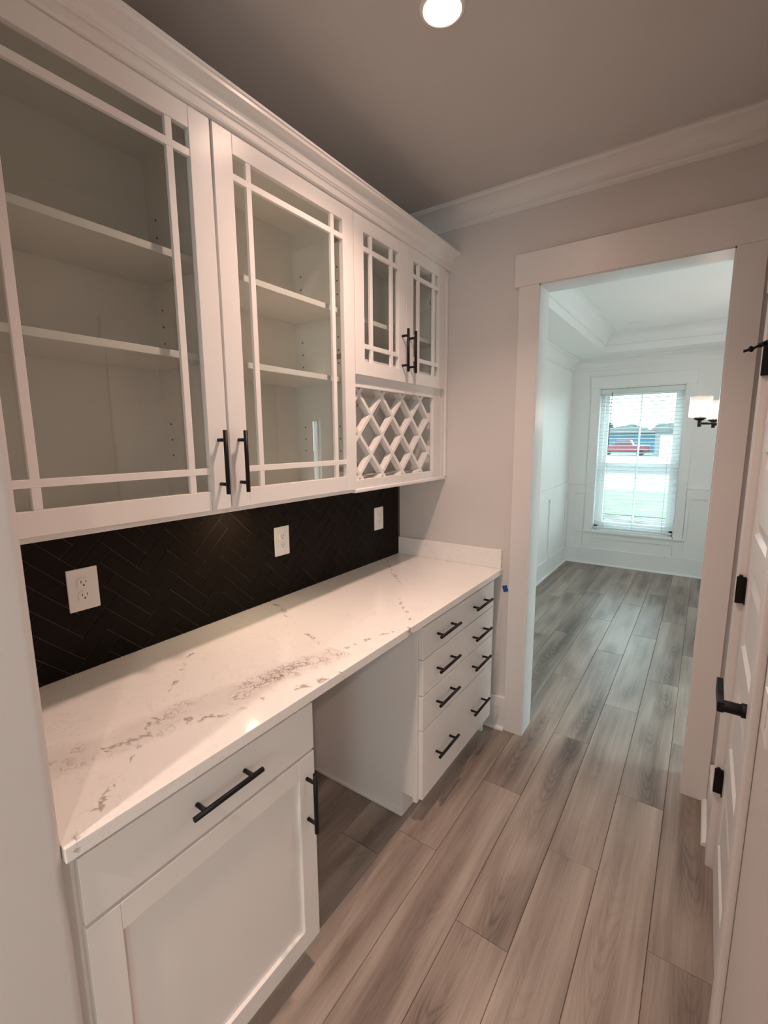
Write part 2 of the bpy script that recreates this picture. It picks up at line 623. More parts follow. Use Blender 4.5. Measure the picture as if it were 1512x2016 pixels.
# room behind the camera (kitchen side)
struct(B(KX0 - 0.12, KX0, KY0 - 0.1, YN - 0.13, 0, CEIL).build('wall_kitchen_left', 'wall'), 'kitchen side wall')
struct(B(KX0 - 0.12, 0.0, YN - 0.13, YN, 0, CEIL).build('wall_kitchen_front', 'wall'), 'kitchen wall beside the pantry')
struct(B(KX1, KX1 + 0.12, KY0 - 0.1, YE + 0.12, 0, CEIL).build('wall_kitchen_right', 'wall'), 'kitchen side wall on the right')
struct(B(XR + 0.12, KX1 + 0.12, YE, YE + 0.12, 0, CEIL).build('wall_kitchen_end', 'wall'), 'kitchen wall beside the panel door')
QX0, QX1, QZ0, QZ1 = 2.45, 3.45, 0.75, 2.15
kb = MB()
kb.box(KX0 - 0.12, QX0, KY0 - 0.12, KY0, 0, CEIL)
kb.box(QX1, KX1 + 0.12, KY0 - 0.12, KY0, 0, CEIL)
kb.box(QX0, QX1, KY0 - 0.12, KY0, 0, QZ0)
kb.box(QX0, QX1, KY0 - 0.12, KY0, QZ1, CEIL)
struct(kb.build('wall_kitchen_back', 'wall'), 'kitchen wall with an added window for daylight')


# ------------------------------------------------------------------ trims of the pantry
def crown_profile(h, d):
    """(distance from wall, drop below ceiling), cove crown"""
    pts = [(0.0, 0.0), (d, 0.0), (d, 0.008), (d * 0.93, 0.012)]
    for i in range(0, 9):
        t = i / 8
        a = t * math.pi / 2
        pts.append((d * 0.90 - (d * 0.74) * math.sin(a), 0.016 + (h - 0.034) * (1 - math.cos(a))))
    pts += [(d * 0.12, h - 0.012), (d * 0.10, h), (0.0, h)]
    return pts


cp = crown_profile(0.095, 0.10)
struct(MB().prism([(L - a, CEIL - b) for a, b in cp], 'x', 0.0, XR).build('trim_1', 'trim'), 'crown moulding along the pantry end wall')
struct(MB().prism([(0.0 + a, CEIL - b) for a, b in cp], 'y', YN, L - 0.02).build('trim_2', 'trim'), 'crown moulding above the wall cabinets')

# casing of the opening
cs = frame_empty('trim_3', ((XJ + XJR) / 2, L, 0), 'white casing and jambs of the opening to the dining room')
CT = 0.018
B(0.699, XJ, L - CT, L, 0.0, HJ).build('casing_leg', 'trim', cs, 0.0015)
B(XJR, 1.6245, L - CT, L, 0.0, HJ).build('casing_leg', 'trim', cs, 0.0015)
B(0.6765, 1.638, L - 0.022, L, HJ, 2.4522).build('head_casing', 'trim', cs, 0.0015)
B(XJ - 0.002, XJ + 0.0, L - 0.001, L + T + 0.001, 0, HJ).build('jamb', 'trim', cs)
B(XJR - 0.0, XJR + 0.002, L - 0.001, L + T + 0.001, 0, HJ).build('jamb', 'trim', cs)
jl = MB().box(XJ, XJ + 0.006, L - 0.012, L + T + 0.012, 0, HJ).build('jamb', 'trim', cs)
B(XJR - 0.006, XJR, L - 0.012, L + T + 0.012, 0, HJ).build('jamb', 'trim', cs)
B(XJ, XJR, L - 0.012, L + T + 0.012, HJ - 0.006, HJ).build('head_jamb', 'trim', cs)
# dining-room side
B(0.699, XJ, L + T, L + T + CT, 0.0, HJ).build('casing_leg', 'trim', cs, 0.0015)
B(XJR, 1.6245, L + T, L + T + CT, 0.0, HJ).build('casing_leg', 'trim', cs, 0.0015)
B(0.6765, 1.647, L + T, L + T + 0.022, HJ, 2.4522).build('head_casing', 'trim', cs, 0.0015)


def baseboard(name, axis, wall, sgn, a, b, label, h=0.19, m='trim'):
    """flat board plus a quarter-round shoe; wall = plane, sgn = direction into the room"""
    pr = [(wall, 0.0), (wall + sgn * 0.033, 0.0)]
    for i in range(0, 5):
        t = math.pi / 2 * i / 4
        pr.append((wall + sgn * (0.015 + 0.018 * math.cos(t)), 0.018 * math.sin(t)))
    pr += [(wall + sgn * 0.015, 0.02), (wall + sgn * 0.015, h - 0.004), (wall + sgn * 0.011, h), (wall, h)]
    pr.pop(1)
    o = MB().prism(pr, axis, a, b).build(name, m)
    return struct(o, label)


baseboard('baseboard_far', 'x', L, -1, 0.56, 0.699, 'short baseboard between drawers and casing')
baseboard('baseboard_right', 'y', XR, -1, 1.715, L - 0.019, 'baseboard beyond the panel door')
baseboard('baseboard_near', 'y', XR, -1, YE, 0.880, 'baseboard nearer than the panel door')
baseboard('baseboard_left', 'y', 0.0, 1, 0.565, 1.17, 'baseboard under the counter in the knee space')

# ------------------------------------------------------------------ panel door in the right wall
dr = frame_empty('door_1', (XR, (DYA + DYB) / 2, 0), 'closed white panel door with black lever and hinges')
XF = XR + 0.005          # door face
# casing (square edged)
B(1.622, XR, 1.617, 1.713, 0, 2.062).build('casing_leg', 'trim', dr, 0.002)
B(1.622, XR, 0.880, 0.950, 0, 2.062).build('casing_leg', 'trim', dr, 0.006)
B(1.618, XR, 0.86, 1.735, 2.062, 2.20).build('head_casing', 'trim', dr, 0.0015)
B(XR - 0.002, XR + 0.10, DYB + 0.003, DYB + 0.02, 0, DH + 0.003).build('jamb', 'trim', dr)
B(XR - 0.002, XR + 0.10, DYA - 0.02, DYA - 0.003, 0, DH + 0.003).build('jamb', 'trim', dr)
B(XR - 0.002, XR + 0.10, DYA - 0.02, DYB + 0.02, DH + 0.003, DH + 0.02).build('head_jamb', 'trim', dr)
# leaf: stiles and rails
leaf = MB()
SW = 0.085
leaf.box(XF, XF + 0.035, DYB - SW, DYB, 0.012, DH)
leaf.box(XF, XF + 0.035, DYA, DYA + SW, 0.012, DH)
zb = [0.175, 0.548, 0.918, 1.290, 1.660]
PH = 0.262
rails = [(0.012, zb[0])] + [(zb[i] + PH, zb[i + 1]) for i in range(4)] + [(zb[4] + PH, DH)]
for a, b in rails:
    leaf.box(XF, XF + 0.035, DYA + SW, DYB - SW, a, b)
leaf.build('door_leaf', 'trim', dr, 0.0)
for z in zb:
    y0, y1, z0, z1 = DYA + SW, DYB - SW, z, z + PH
    # sloped sticking down to a recess, then a raised field
    rings = [(0.0, XF), (0.012, XF + 0.009), (0.020, XF + 0.009), (0.050, XF + 0.002), (0.052, XF + 0.002)]
    vs, fs = [], []
    for ins, x in rings:
        vs += [(x, y0 + ins, z0 + ins), (x, y1 - ins, z0 + ins), (x, y1 - ins, z1 - ins), (x, y0 + ins, z1 - ins)]
    for k in range(len(rings) - 1):
        for i in range(4):
            fs.append((4 * k + i, 4 * k + 4 + i, 4 * k + 4 + (i + 1) % 4, 4 * k + (i + 1) % 4))
    n = 4 * (len(rings) - 1)
    fs.append((n + 3, n + 2, n + 1, n))
    MB().raw(vs, fs).build('panel', 'trim', dr)
# hinges, the top one with a pin stop
for i, z in enumerate((0.365, 1.085, 1.833)):
    hg = MB()
    hg.box(1.6185, XF, DYB - 0.008, DYB + 0.003, z - 0.046, z + 0.046)
    hg.cyl((1.6290, DYB - 0.002, z + 0.046), (1.6290, DYB - 0.002, z + 0.052), 0.006, n=12)
    hg.box(XF - 0.003, XF + 0.001, DYB - 0.028, DYB + 0.001, z - 0.045, z + 0.045)
    h = hg.build('hinge', 'black', dr, 0.002)
    if i == 2:
        st = MB()
        st.cyl((1.630, DYB, z + 0.056), (1.606, DYB - 0.003, z + 0.046), 0.0075, n=12)
        st.cyl((1.606, DYB - 0.003, z + 0.046), (1.594, DYB - 0.004, z + 0.040), 0.004, n=10)
        st.cyl((1.594, DYB - 0.004, z + 0.040), (1.588, DYB - 0.005, z + 0.038), 0.006, 0.0105, n=12)
        st.cyl((1.588, DYB - 0.005, z + 0.038), (1.582, DYB - 0.005, z + 0.036), 0.0105, 0.006, n=12)
        st.cyl((1.582, DYB - 0.005, z + 0.036), (1.569, DYB - 0.006, z + 0.033), 0.0045, n=10)
        st.cyl((1.630, DYB - 0.004, z + 0.056), (1.634, DYB - 0.045, z + 0.056), 0.006, n=10)
        st.build('pin_stop', 'black', h)
# lever
lv = MB()
LZ, LY = 0.955, 1.000
lv.box(XF - 0.010, XF, LY - 0.032, LY + 0.032, LZ - 0.032, LZ + 0.032)
lv.cyl((XF - 0.008, LY, LZ), (XF - 0.028, LY, LZ), 0.017, n=18)
lv.cyl((XF - 0.026, LY, LZ), (XF - 0.068, LY, LZ), 0.0140, n=16)
prof = [(LY - 0.012, 0.0), (LY + 0.03, 0.0), (LY + 0.115, 0.0)]
hw = [0.0130, 0.0110, 0.0200]
vs, fs = [], []
for (yy, _), w in zip(prof, hw):
    t = 0.007
    vs += [(XF - 0.068 - t, yy, LZ - w), (XF - 0.068 + t, yy, LZ - w), (XF - 0.068 + t, yy, LZ + w), (XF - 0.068 - t, yy, LZ + w)]
for k in range(2):
    for i in range(4):
        fs.append((4 * k + i, 4 * k + (i + 1) % 4, 4 * k + 4 + (i + 1) % 4, 4 * k + 4 + i))
fs += [(0, 3, 2, 1), (8, 9, 10, 11)]
lv.raw(vs, fs)
lv.build('lever_handle', 'black', dr, 0.0015)

# light switch on the right wall, nearer than the door
sw = thing('light_switch', (XR, 0.76, 1.10), 'white light switch plate on the right wall nearer than the panel door', 'light switch')
B(XR - 0.010, XR, 0.705, 0.788, 1.035, 1.162).build('cover_plate', 'plate', sw, 0.002)
B(XR - 0.013, XR - 0.010, 0.730, 0.763, 1.065, 1.132).build('rocker', 'plate', sw, 0.0015)

# ------------------------------------------------------------------ dining room shell
struct(B(DX0 - 0.12, DX0, DY0, DY1 + 0.1, 0, CEIL).build('wall_dining_left', 'dwall'), 'dining room side wall above the wainscot')
VY0, VY1, VZ0, VZ1 = 2.25, 2.87, 0.32, 2.185        # unseen dining room side window, added to bring in daylight
SY0, SY1, SZ0, SZ1 = 3.92, 4.06, 0.50, 1.86          # narrow side light
wr = MB()
wr.box(DX1, DX1 + 0.12, DY0, VY0, 0, CEIL)
wr.box(DX1, DX1 + 0.12, VY1, SY0, 0, CEIL)
wr.box(DX1, DX1 + 0.12, SY1, DY1 + 0.1, 0, CEIL)
wr.box(DX1, DX1 + 0.12, VY0, VY1, 0, VZ0)
wr.box(DX1, DX1 + 0.12, VY0, VY1, VZ1, CEIL)
wr.box(DX1, DX1 + 0.12, SY0, SY1, 0, SZ0)
wr.box(DX1, DX1 + 0.12, SY0, SY1, SZ1, CEIL)
struct(wr.build('wall_dining_right', 'dwall'), 'dining room side wall with an added side window')
struct(B(XR + 0.02, DX1 + 0.1, L, L + T, 0, CEIL).build('wall_dining_back', 'dwall'), 'dining room wall beside the opening')
WX0, WX1, WZ0, WZ1 = 0.372, 1.258, 0.440, 2.185
wf = MB()
wf.box(DX0 - 0.12, WX0, DY1, DY1 + 0.17, 0, CEIL)
wf.box(WX1, DX1 + 0.12, DY1, DY1 + 0.17, 0, CEIL)
for a, b in ((WX0, WX1),):
    wf.box(a, b, DY1, DY1 + 0.17, 0, WZ0)
    wf.box(a, b, DY1, DY1 + 0.17, WZ1, CEIL)
struct(wf.build('wall_dining_front', 'dwall'), 'dining room front wall around the window')
# tray ceiling: soffit ring, fascia, cove, raised field
TX0, TX1, TY0, TY1 = 0.478, DX1 - 0.42, DY0 + 0.42, 5.530
tc_ = frame_empty('ceiling_tray', ((TX0 + TX1) / 2, (TY0 + TY1) / 2, SOF), 'tray ceiling of the dining room')
sf = MB()
sf.box(DX0 - 0.1, TX0 - 0.008, DY0 - 0.05, DY1 + 0.1, SOF, SOF + 0.05)
sf.box(TX1 + 0.008, DX1 + 0.1, DY0 - 0.05, DY1 + 0.1, SOF, SOF + 0.05)
sf.box(TX0 - 0.008, TX1 + 0.008, DY0 - 0.05, TY0 - 0.008, SOF, SOF + 0.05)
sf.box(TX0 - 0.008, TX1 + 0.008, TY1 + 0.008, DY1 + 0.1, SOF, SOF + 0.05)
sf.build('soffit', 'dceil', tc_)
B(TX0 - 0.05, TX1 + 0.05, TY0 - 0.05, TY1 + 0.05, CEIL - 0.013, CEIL + 0.05).build('raised_field', 'dceil', tc_)
FZ, CZ = 2.605, CEIL - 0.013


def tray_ring(name, prof, mat):
    """prof: (inset from tray edge, z) swept round the tray rectangle with mitred corners"""
    vs, fs = [], []
    for ins, z in prof:
        vs += [(TX0 + ins, TY0 + ins, z), (TX1 - ins, TY0 + ins, z), (TX1 - ins, TY1 - ins, z), (TX0 + ins, TY1 - ins, z)]
    for k in range(len(prof) - 1):
        for i in range(4):
            fs.append((4 * k + i, 4 * k + 4 + i, 4 * k + 4 + (i + 1) % 4, 4 * k + (i + 1) % 4))
    return MB().raw(vs, fs).build(name, mat, tc_)


tray_ring('fascia', [(-0.012, SOF - 0.0006), (0.0, SOF - 0.0006), (0.0, FZ), (-0.02, FZ)], 'dtrim')
cove = [(0.0, FZ - 0.004), (0.010, FZ - 0.004), (0.013, FZ), (0.010, FZ + 0.006)]
for i in range(0, 11):
    a = i / 10 * math.pi / 2
    cove.append((0.012 + 0.085 * (1 - math.cos(a)), FZ + 0.006 + (CZ - FZ - 0.012) * math.sin(a)))
cove += [(0.102, CZ - 0.004), (0.102, CZ)]
tray_ring('cove', cove, 'dtrim')
# perimeter crown of the dining room
cd = crown_profile(0.13, 0.082)
struct(MB().prism([(DX0 + a, SOF - b) for a, b in cd], 'y', DY0, DY1).build('trim_4', 'dtrim'), 'cove crown along the dining room side wall')
struct(MB().prism([(DY1 - a, SOF - b) for a, b in cd], 'x', DX0, DX1).build('trim_5', 'dtrim'), 'cove crown above the dining room window')

# wainscot of the dining room
wl = frame_empty('trim_6', (DX0, 4.0, 0), 'white board wainscot on the dining room side wall')
WT = 0.014
B(DX0, DX0 + WT, DY0, DY1, 0.0, 0.195).build('bottom_rail', 'dtrim', wl, 0.001)
B(DX0, DX0 + WT, DY0, DY1, 0.905, 1.012).build('top_rail', 'dtrim', wl, 0.001)
B(DX0, DX0 + 0.026, DY0, DY1, 1.012, 1.030).build('chair_rail_cap', 'dtrim', wl, 0.002)
MB().prism([(DX0 + WT, 0), (DX0 + WT + 0.018, 0), (DX0 + WT + 0.016, 0.010), (DX0 + WT + 0.008, 0.018), (DX0 + WT, 0.019)], 'y', DY0, DY1).build('shoe_moulding', 'dtrim', wl)
for yc in (2.17, 2.90, 3.63, 4.36, 5.14, 5.89):
    B(DX0, DX0 + WT, yc - 0.045, yc + 0.045, 0.195, 0.905).build('stile', 'dtrim', wl, 0.001)
wf2 = frame_empty('trim_7', (1.6, DY1, 0), 'white board wainscot under and beside the dining room window')
B(DX0 + WT, DX1, DY1 - WT, DY1, 0.0, 0.205).build('bottom_rail', 'dtrim', wf2, 0.001)
B(DX0 + WT, 0.285, DY1 - WT, DY1, 0.900, 1.012).build('top_rail', 'dtrim', wf2, 0.001)
B(DX0 + WT, 0.292, DY1 - 0.024, DY1, 1.012, 1.030).build('chair_rail_cap', 'dtrim', wf2, 0.002)
B(1.352, 1.69, DY1 - WT, DY1, 0.900, 1.012).build('top_rail', 'dtrim', wf2, 0.001)
B(1.350, 1.69, DY1 - 0.024, DY1, 1.012, 1.030).build('chair_rail_cap', 'dtrim', wf2, 0.002)
B(DX0 + WT, 0.150, DY1 - WT, DY1, 0.205, 0.900).build('stile', 'dtrim', wf2, 0.001)
B(0.275, 0.365, DY1 - WT, DY1, 0.205, 0.412).build('stile', 'dtrim', wf2, 0.001)
B(1.262, 1.375, DY1 - WT, DY1, 0.205, 0.412).build('stile', 'dtrim', wf2, 0.001)
B(0.365, 1.262, DY1 - WT, DY1, 0.345, 0.412).build('apron_rail', 'dtrim', wf2, 0.001)
B(1.355, 1.385, DY1 - WT, DY1, 0.412, 0.900).build('stile', 'dtrim', wf2, 0.001)
B(1.66, 1.75, DY1 - WT, DY1, 0.205, 0.900).build('stile', 'dtrim', wf2, 0.001)
MB().prism([(DY1 - WT, 0), (DY1 - WT - 0.018, 0), (DY1 - WT - 0.016, 0.010), (DY1 - WT - 0.008, 0.018), (DY1 - WT, 0.019)], 'x', DX0 + WT, DX1).build('shoe_moulding', 'dtrim', wf2)


# ------------------------------------------------------------------ window
def window(name, x0, x1, label, detailed):
    w = frame_empty(name, ((x0 + x1) / 2, DY1, WZ0), label)
    # stepped casing
    B(x0 - 0.092, x0 - 0.0, DY1 - CT, DY1, 0.430, WZ1).build('casing_leg', 'dtrim', w, 0.0015)
    B(x1, x1 + 0.092, DY1 - CT, DY1, 0.430, WZ1).build('casing_leg', 'dtrim', w, 0.0015)
    B(x0 - 0.10, x1 + 0.10, DY1 - 0.022, DY1, WZ1, 2.325).build('head_casing', 'dtrim', w, 0.0015)
    B(x0 - 0.105, x1 + 0.105, DY1 - 0.038, DY1 + 0.02, 0.412, 0.432).build('sill', 'dtrim', w, 0.003)
    lin = MB()
    lin.box(x0 - 0.001, x0 + 0.010, DY1 - 0.01, DY1 + 0.17, WZ0 - 0.01, WZ1)
    lin.box(x1 - 0.010, x1 + 0.001, DY1 - 0.01, DY1 + 0.17, WZ0 - 0.01, WZ1)
    lin.box(x0 - 0.001, x1 + 0.001, DY1 - 0.01, DY1 + 0.17, WZ1 - 0.010, WZ1 + 0.001)
    lin.box(x0 - 0.001, x1 + 0.001, DY1 - 0.01, DY1 + 0.17, WZ0 - 0.012, WZ0 + 0.006)
    lin.build('jamb_liner', 'dtrim', w)
    a0, a1 = x0 + 0.010, x1 - 0.010
    z0, z1, zm = WZ0 + 0.006, WZ1 - 0.010, 1.262
    fr = MB()
    fr.box(a0, a0 + 0.045, DY1 + 0.09, DY1 + 0.165, z0, z1)
    fr.box(a1 - 0.045, a1, DY1 + 0.09, DY1 + 0.165, z0, z1)
    fr.box(a0, a1, DY1 + 0.09, DY1 + 0.165, z1 - 0.04, z1)
    fr.box(a0, a1, DY1 + 0.09, DY1 + 0.165, z0, z0 + 0.05)
    fr.build('window_frame', 'vinyl', w, 0.002)
    b0, b1 = a0 + 0.045, a1 - 0.045
    xm = (b0 + b1) / 2
    for (sz0, sz1, yy) in ((z0 + 0.05, zm + 0.020, DY1 + 0.105), (zm - 0.020, z1 - 0.04, DY1 + 0.135)):
        s = MB()
        s.box(b0, b0 + 0.042, yy, yy + 0.026, sz0, sz1)
        s.box(b1 - 0.042, b1, yy, yy + 0.026, sz0, sz1)
        s.box(b0 + 0.042, b1 - 0.042, yy, yy + 0.026, sz0, sz0 + 0.045)
        s.box(b0 + 0.042, b1 - 0.042, yy, yy + 0.026, sz1 - 0.038, sz1)
        so = s.build('sash', 'vinyl', w, 0.002)
        B(xm - 0.009, xm + 0.009, yy + 0.006, yy + 0.020, sz0 + 0.045, sz1 - 0.038).build('muntin', 'vinyl', so)
        B(b0 + 0.042, xm - 0.009, yy + 0.011, yy + 0.014, sz0 + 0.045, sz1 - 0.038).build('pane', 'wpane', so)
        B(xm + 0.009, b1 - 0.042, yy + 0.011, yy + 0.014, sz0 + 0.045, sz1 - 0.038).build('pane', 'wpane', so)
    return w


window('window_1', WX0, WX1, 'white double-hung dining room window with a wide sill', True)
for nm, a0, a1, c0, c1, lb in (('added_side_window', VY0, VY1, VZ0, VZ1, 'unseen side window added to the dining room for daylight'), ('window_4', SY0, SY1, SZ0, SZ1, 'narrow side light of the dining room')):
    w2 = frame_empty(nm, (DX1, (a0 + a1) / 2, c0), lb)
    f2 = MB()
    f2.box(DX1 + 0.04, DX1 + 0.10, a0, a0 + 0.015, c0, c1)
    f2.box(DX1 + 0.04, DX1 + 0.10, a1 - 0.015, a1, c0, c1)
    f2.box(DX1 + 0.04, DX1 + 0.10, a0 + 0.015, a1 - 0.015, c0, c0 + 0.04)
    f2.box(DX1 + 0.04, DX1 + 0.10, a0 + 0.015, a1 - 0.015, c1 - 0.04, c1)
    f2.build('window_frame', 'vinyl', w2)
    B(DX1 + 0.068, DX1 + 0.071, a0 + 0.015, a1 - 0.015, c0 + 0.04, c1 - 0.04).build('pane', 'wpane', w2)
kw = frame_empty('added_kitchen_window', ((QX0 + QX1) / 2, KY0, QZ0), 'unseen kitchen window added behind the camera for daylight')  # added out of view so that sky light fills the pantry from behind
kf = MB()
qm = (QX0 + QX1) / 2
kf.box(QX0, QX0 + 0.05, KY0 - 0.1, KY0 - 0.04, QZ0, QZ1)
kf.box(QX1 - 0.05, QX1, KY0 - 0.1, KY0 - 0.04, QZ0, QZ1)
kf.box(QX0 + 0.05, QX1 - 0.05, KY0 - 0.1, KY0 - 0.04, QZ0, QZ0 + 0.05)
kf.box(QX0 + 0.05, QX1 - 0.05, KY0 - 0.1, KY0 - 0.04, QZ1 - 0.05, QZ1)
kf.box(qm - 0.03, qm + 0.03, KY0 - 0.1, KY0 - 0.04, QZ0 + 0.05, QZ1 - 0.05)
kf.build('window_frame', 'vinyl', kw)
B(QX0 + 0.05, qm - 0.03, KY0 - 0.073, KY0 - 0.070, QZ0 + 0.05, QZ1 - 0.05).build('pane', 'wpane', kw)
B(qm + 0.03, QX1 - 0.05, KY0 - 0.073, KY0 - 0.070, QZ0 + 0.05, QZ1 - 0.05).build('pane', 'wpane', kw)

# blind of the window in view
bl = thing('window_blind', ((WX0 + WX1) / 2, DY1 + 0.035, WZ0), 'white horizontal slat blind lowered over the dining room window with slats open', 'blind')
bx0, bx1 = WX0 + 0.016, WX1 - 0.016
B(bx0 - 0.004, bx1 + 0.004, DY1 + 0.004, DY1 + 0.062, 2.112, 2.172).build('headrail', 'blind', bl, 0.003)
B(bx0, bx1, DY1 + 0.012, DY1 + 0.058, 0.462, 0.482).build('bottom_rail', 'blind', bl, 0.003)
sl = None
z = 0.515
while z < 2.10:
    if sl is None:
        sm_ = MB()
        n = 5
        prof = []
        for i in range(n):
            t = -1 + 2 * i / (n - 1)
            prof.append((DY1 + 0.035 + 0.0245 * t, z + 0.0022 * (1 - t * t) - 0.003 * t))
        sm_.prism(prof + [(p[0], p[1] - 0.0026) for p in reversed(prof)], 'x', bx0, bx1)
        sl = sm_.build('slat', 'blind', bl)
        zs0 = z
    else:
        c = sl.copy()
        c.location = sl.location + Vector((0, 0, z - zs0))
        c.parent = bl
        COL.objects.link(c)
    z += 0.0428
for xx in (bx0 + 0.11, (bx0 + bx1) / 2, bx1 - 0.11):
    for yy in (DY1 + 0.0095, DY1 + 0.0605):
        MB().cyl((xx, yy, 0.47), (xx, yy, 2.12), 0.0011, n=6).build('ladder_cord', 'cord', bl)
MB().cyl((bx0 + 0.115, DY1 - 0.002, 1.50), (bx0 + 0.125, DY1 + 0.0, 2.13), 0.0042, n=8).build('tilt_wand', 'wand', bl)

# ------------------------------------------------------------------ cabinet hardware
PULL = {}


def pull_mesh(vertical):
    key = vertical
    if key in PULL:
        return PULL[key]
    m = MB()
    h, s, r = 0.0925, 0.064, 0.0062
    if vertical:
        m.cyl((0.033, 0, -h), (0.033, 0, h), r, n=16)
        m.cyl((0, 0, -s), (0.033, 0, -s), 0.0052, n=12)
        m.cyl((0, 0, s), (0.033, 0, s), 0.0052, n=12)
    else:
        m.cyl((0.033, -h, 0), (0.033, h, 0), r, n=16)
        m.cyl((0, -s, 0), (0.033, -s, 0), 0.0052, n=12)
        m.cyl((0, s, 0), (0.033, s, 0), 0.0052, n=12)
    me = bpy.data.meshes.new('bar_pull')
    me.from_pydata(m.v, [], m.f)
    for i, sm in enumerate(m.sm):
        me.polygons[i].use_smooth = sm
    me.materials.append(M['black'])
    PULL[key] = me
    return me


def pull(parent, x, y, z, vertical):
    o = bpy.data.objects.new('bar_pull', pull_mesh(vertical))
    COL.objects.link(o)
    off = Vector((0, 0, 0))
    q = parent
    while q is not None:
        off += Vector(q.location)
        q = q.parent
    o.location = Vector((x, y, z)) - off
    o.parent = parent
    o['label'] = 'black bar pull'
    return o


# ------------------------------------------------------------------ glass-door wall cabinets
XB, XD = 0.306, 0.327         # carcass front, door front
UZ0, UZ1 = 1.380, 2.452


def glazed_door(parent, y0, y1, z0, z1, stile, rail, mv, mh, mw=0.0185):
    """frame with prairie muntins: mv = offsets of vertical bars inside the opening, mh = offsets of horizontal bars"""
    d = MB()
    x0, x1 = XB + 0.001, XD
    d.box(x0, x1, y0, y0 + stile, z0, z1)
    d.box(x0, x1, y1 - stile, y1, z0, z1)
    g = 0.0006
    d.box(x0, x1 - 0.0004, y0 + stile + g, y1 - stile - g, z0, z0 + rail)
    d.box(x0, x1 - 0.0004, y0 + stile + g, y1 - stile - g, z1 - rail, z1)
    do = d.build('door', 'cab', parent, 0.0012)
    a0, a1, c0, c1 = y0 + stile, y1 - stile, z0 + rail, z1 - rail
    for yy in (a0 + mv, a1 - mv - mw):
        B(x1 - 0.013, x1 - 0.002, yy, yy + mw, c0, c1).build('muntin', 'cab', do, 0.001)
    for zz in (c0 + mh, c1 - mh - mw):
        B(x1 - 0.0125, x1 - 0.0015, a0, a1, zz, zz + mw).build('muntin', 'cab', do, 0.001)
    B(x0 + 0.003, x0 + 0.006, a0 - 0.004, a1 + 0.004, c0 - 0.004, c1 + 0.004).build('glass_pane', 'pane', do)
    return do


def carcass(parent, y0, y1, z0, z1, shelves, t=0.016, fsw=0.0):
    b = MB()
    b.box(0.001, XB, y0, y0 + t, z0, z1)
    b.box(0.001, XB, y1 - t, y1, z0, z1)
    b.box(0.001, XB, y0 + t, y1 - t, z1 - t, z1)
    b.box(0.001, XB, y0 + t, y1 - t, z0, z0 + 0.020)
    b.box(0.001, 0.012, y0 + t, y1 - t, z0 + 0.020, z1 - t)
    b.build('carcass', 'cabin', parent)
    for zs in shelves:
        B(0.013, 0.288, y0 + t + 0.001, y1 - t - 0.001, zs - 0.019, zs).build('shelf', 'cabin', parent, 0.001)


def pin_holes(parent, y, sgn, zs, xs=(0.06, 0.255)):
    m = MB()
    for zz in zs:
        for xx in xs:
            m.cyl((xx, y, zz), (xx, y + sgn * 0.0012, zz), 0.0032, n=8)
    o = m.build('shelf_pin_hole', 'slot', parent)
    o['kind'] = 'stuff'


def cab_hinge(parent, y, z, sgn):
    m = MB()
    m.box(0.245, 0.292, y - 0.006 * (sgn < 0), y + 0.006 * (sgn > 0) + 0.0, z - 0.010, z + 0.010)
    m.cyl((0.292, y + sgn * 0.012, z - 0.014), (0.292, y + sgn * 0.012, z + 0.014), 0.007, n=10)
    m.build('hinge', 'steel', parent)


zsH = [1.55, 1.60, 1.65, 1.90, 1.95, 2.0, 2.16, 2.21, 2.26]
specs = [(-0.045, 0.5665, 'glass-door wall cabinet nearest the short return wall', 0),
         (0.5750, 1.187, 'glass-door wall cabinet in the middle, beside the wine rack', 1)]
for y0, y1, lab, i in specs:
    c = thing('glass_wall_cabinet', (0.15, (y0 + y1) / 2, UZ0), 'white ' + lab, 'cabinet', 'glass-door wall cabinets')
    cy0 = YN if i == 0 else 0.5715
    cy1 = 0.5710 if i == 0 else 1.189
    carcass(c, cy0, cy1, UZ0, UZ1, (2.098, 1.840))
    # face frame below and above the door, with a small lip
    B(XB - 0.016, XB + 0.0005, cy0, cy1, UZ0 - 0.001, UZ0 + 0.022).build('bottom_rail', 'cab', c, 0.001)
    d = glazed_door(c, y0, y1, 1.395, 2.452, 0.0635, 0.0555, 0.047, 0.049)
    pull(d, XD, (0.535 if i == 0 else 0.607), 1.534, True)
    pin_holes(c, cy1 - 0.0165, -1, zsH)
    pin_holes(c, cy0 + 0.0165, 1, zsH)
    ys, sg = ((cy0 + 0.016, 1) if i == 0 else (cy1 - 0.016, -1))
    for zz in (1.475, 1.925, 2.36):
        cab_hinge(c, ys, zz, sg)

# ------------------------------------------------------------------ wall cabinet with wine lattice
wc = thing('wine_rack_cabinet', (0.15, 1.6, UZ0), 'white wall cabinet with two small glass doors above a wine lattice', 'cabinet')
y0, y1 = 1.190, 1.958
t = 0.016
b = MB()
b.box(0.001, XB - 0.018, y0, y0 + t, UZ0, UZ1)
b.box(0.001, XB - 0.018, y1 - t, y1, UZ0, UZ1)
b.box(0.001, XB - 0.018, y0 + t, y1 - t, UZ1 - t, UZ1)
b.box(0.001, XB - 0.018, y0 + t, y1 - t, UZ0, UZ0 + 0.045)
b.box(0.001, XB - 0.018, y0 + t, y1 - t, 1.812, 1.830)
b.box(0.001, 0.012, y0 + t, y1 - t, UZ0 + 0.045, UZ1 - t)
b.build('carcass', 'cabin', wc)
B(0.013, 0.280, y0 + t + 0.001, y1 - t - 0.001, 2.098 - 0.019, 2.098).build('shelf', 'cabin', wc, 0.001)
ff = MB()
FX0, FX1 = XB - 0.018, XB + 0.001
ff.box(FX0, FX1, y0, 1.2085, UZ0, UZ1)
ff.box(FX0, FX1, 1.868, 1.945, UZ0, UZ1)
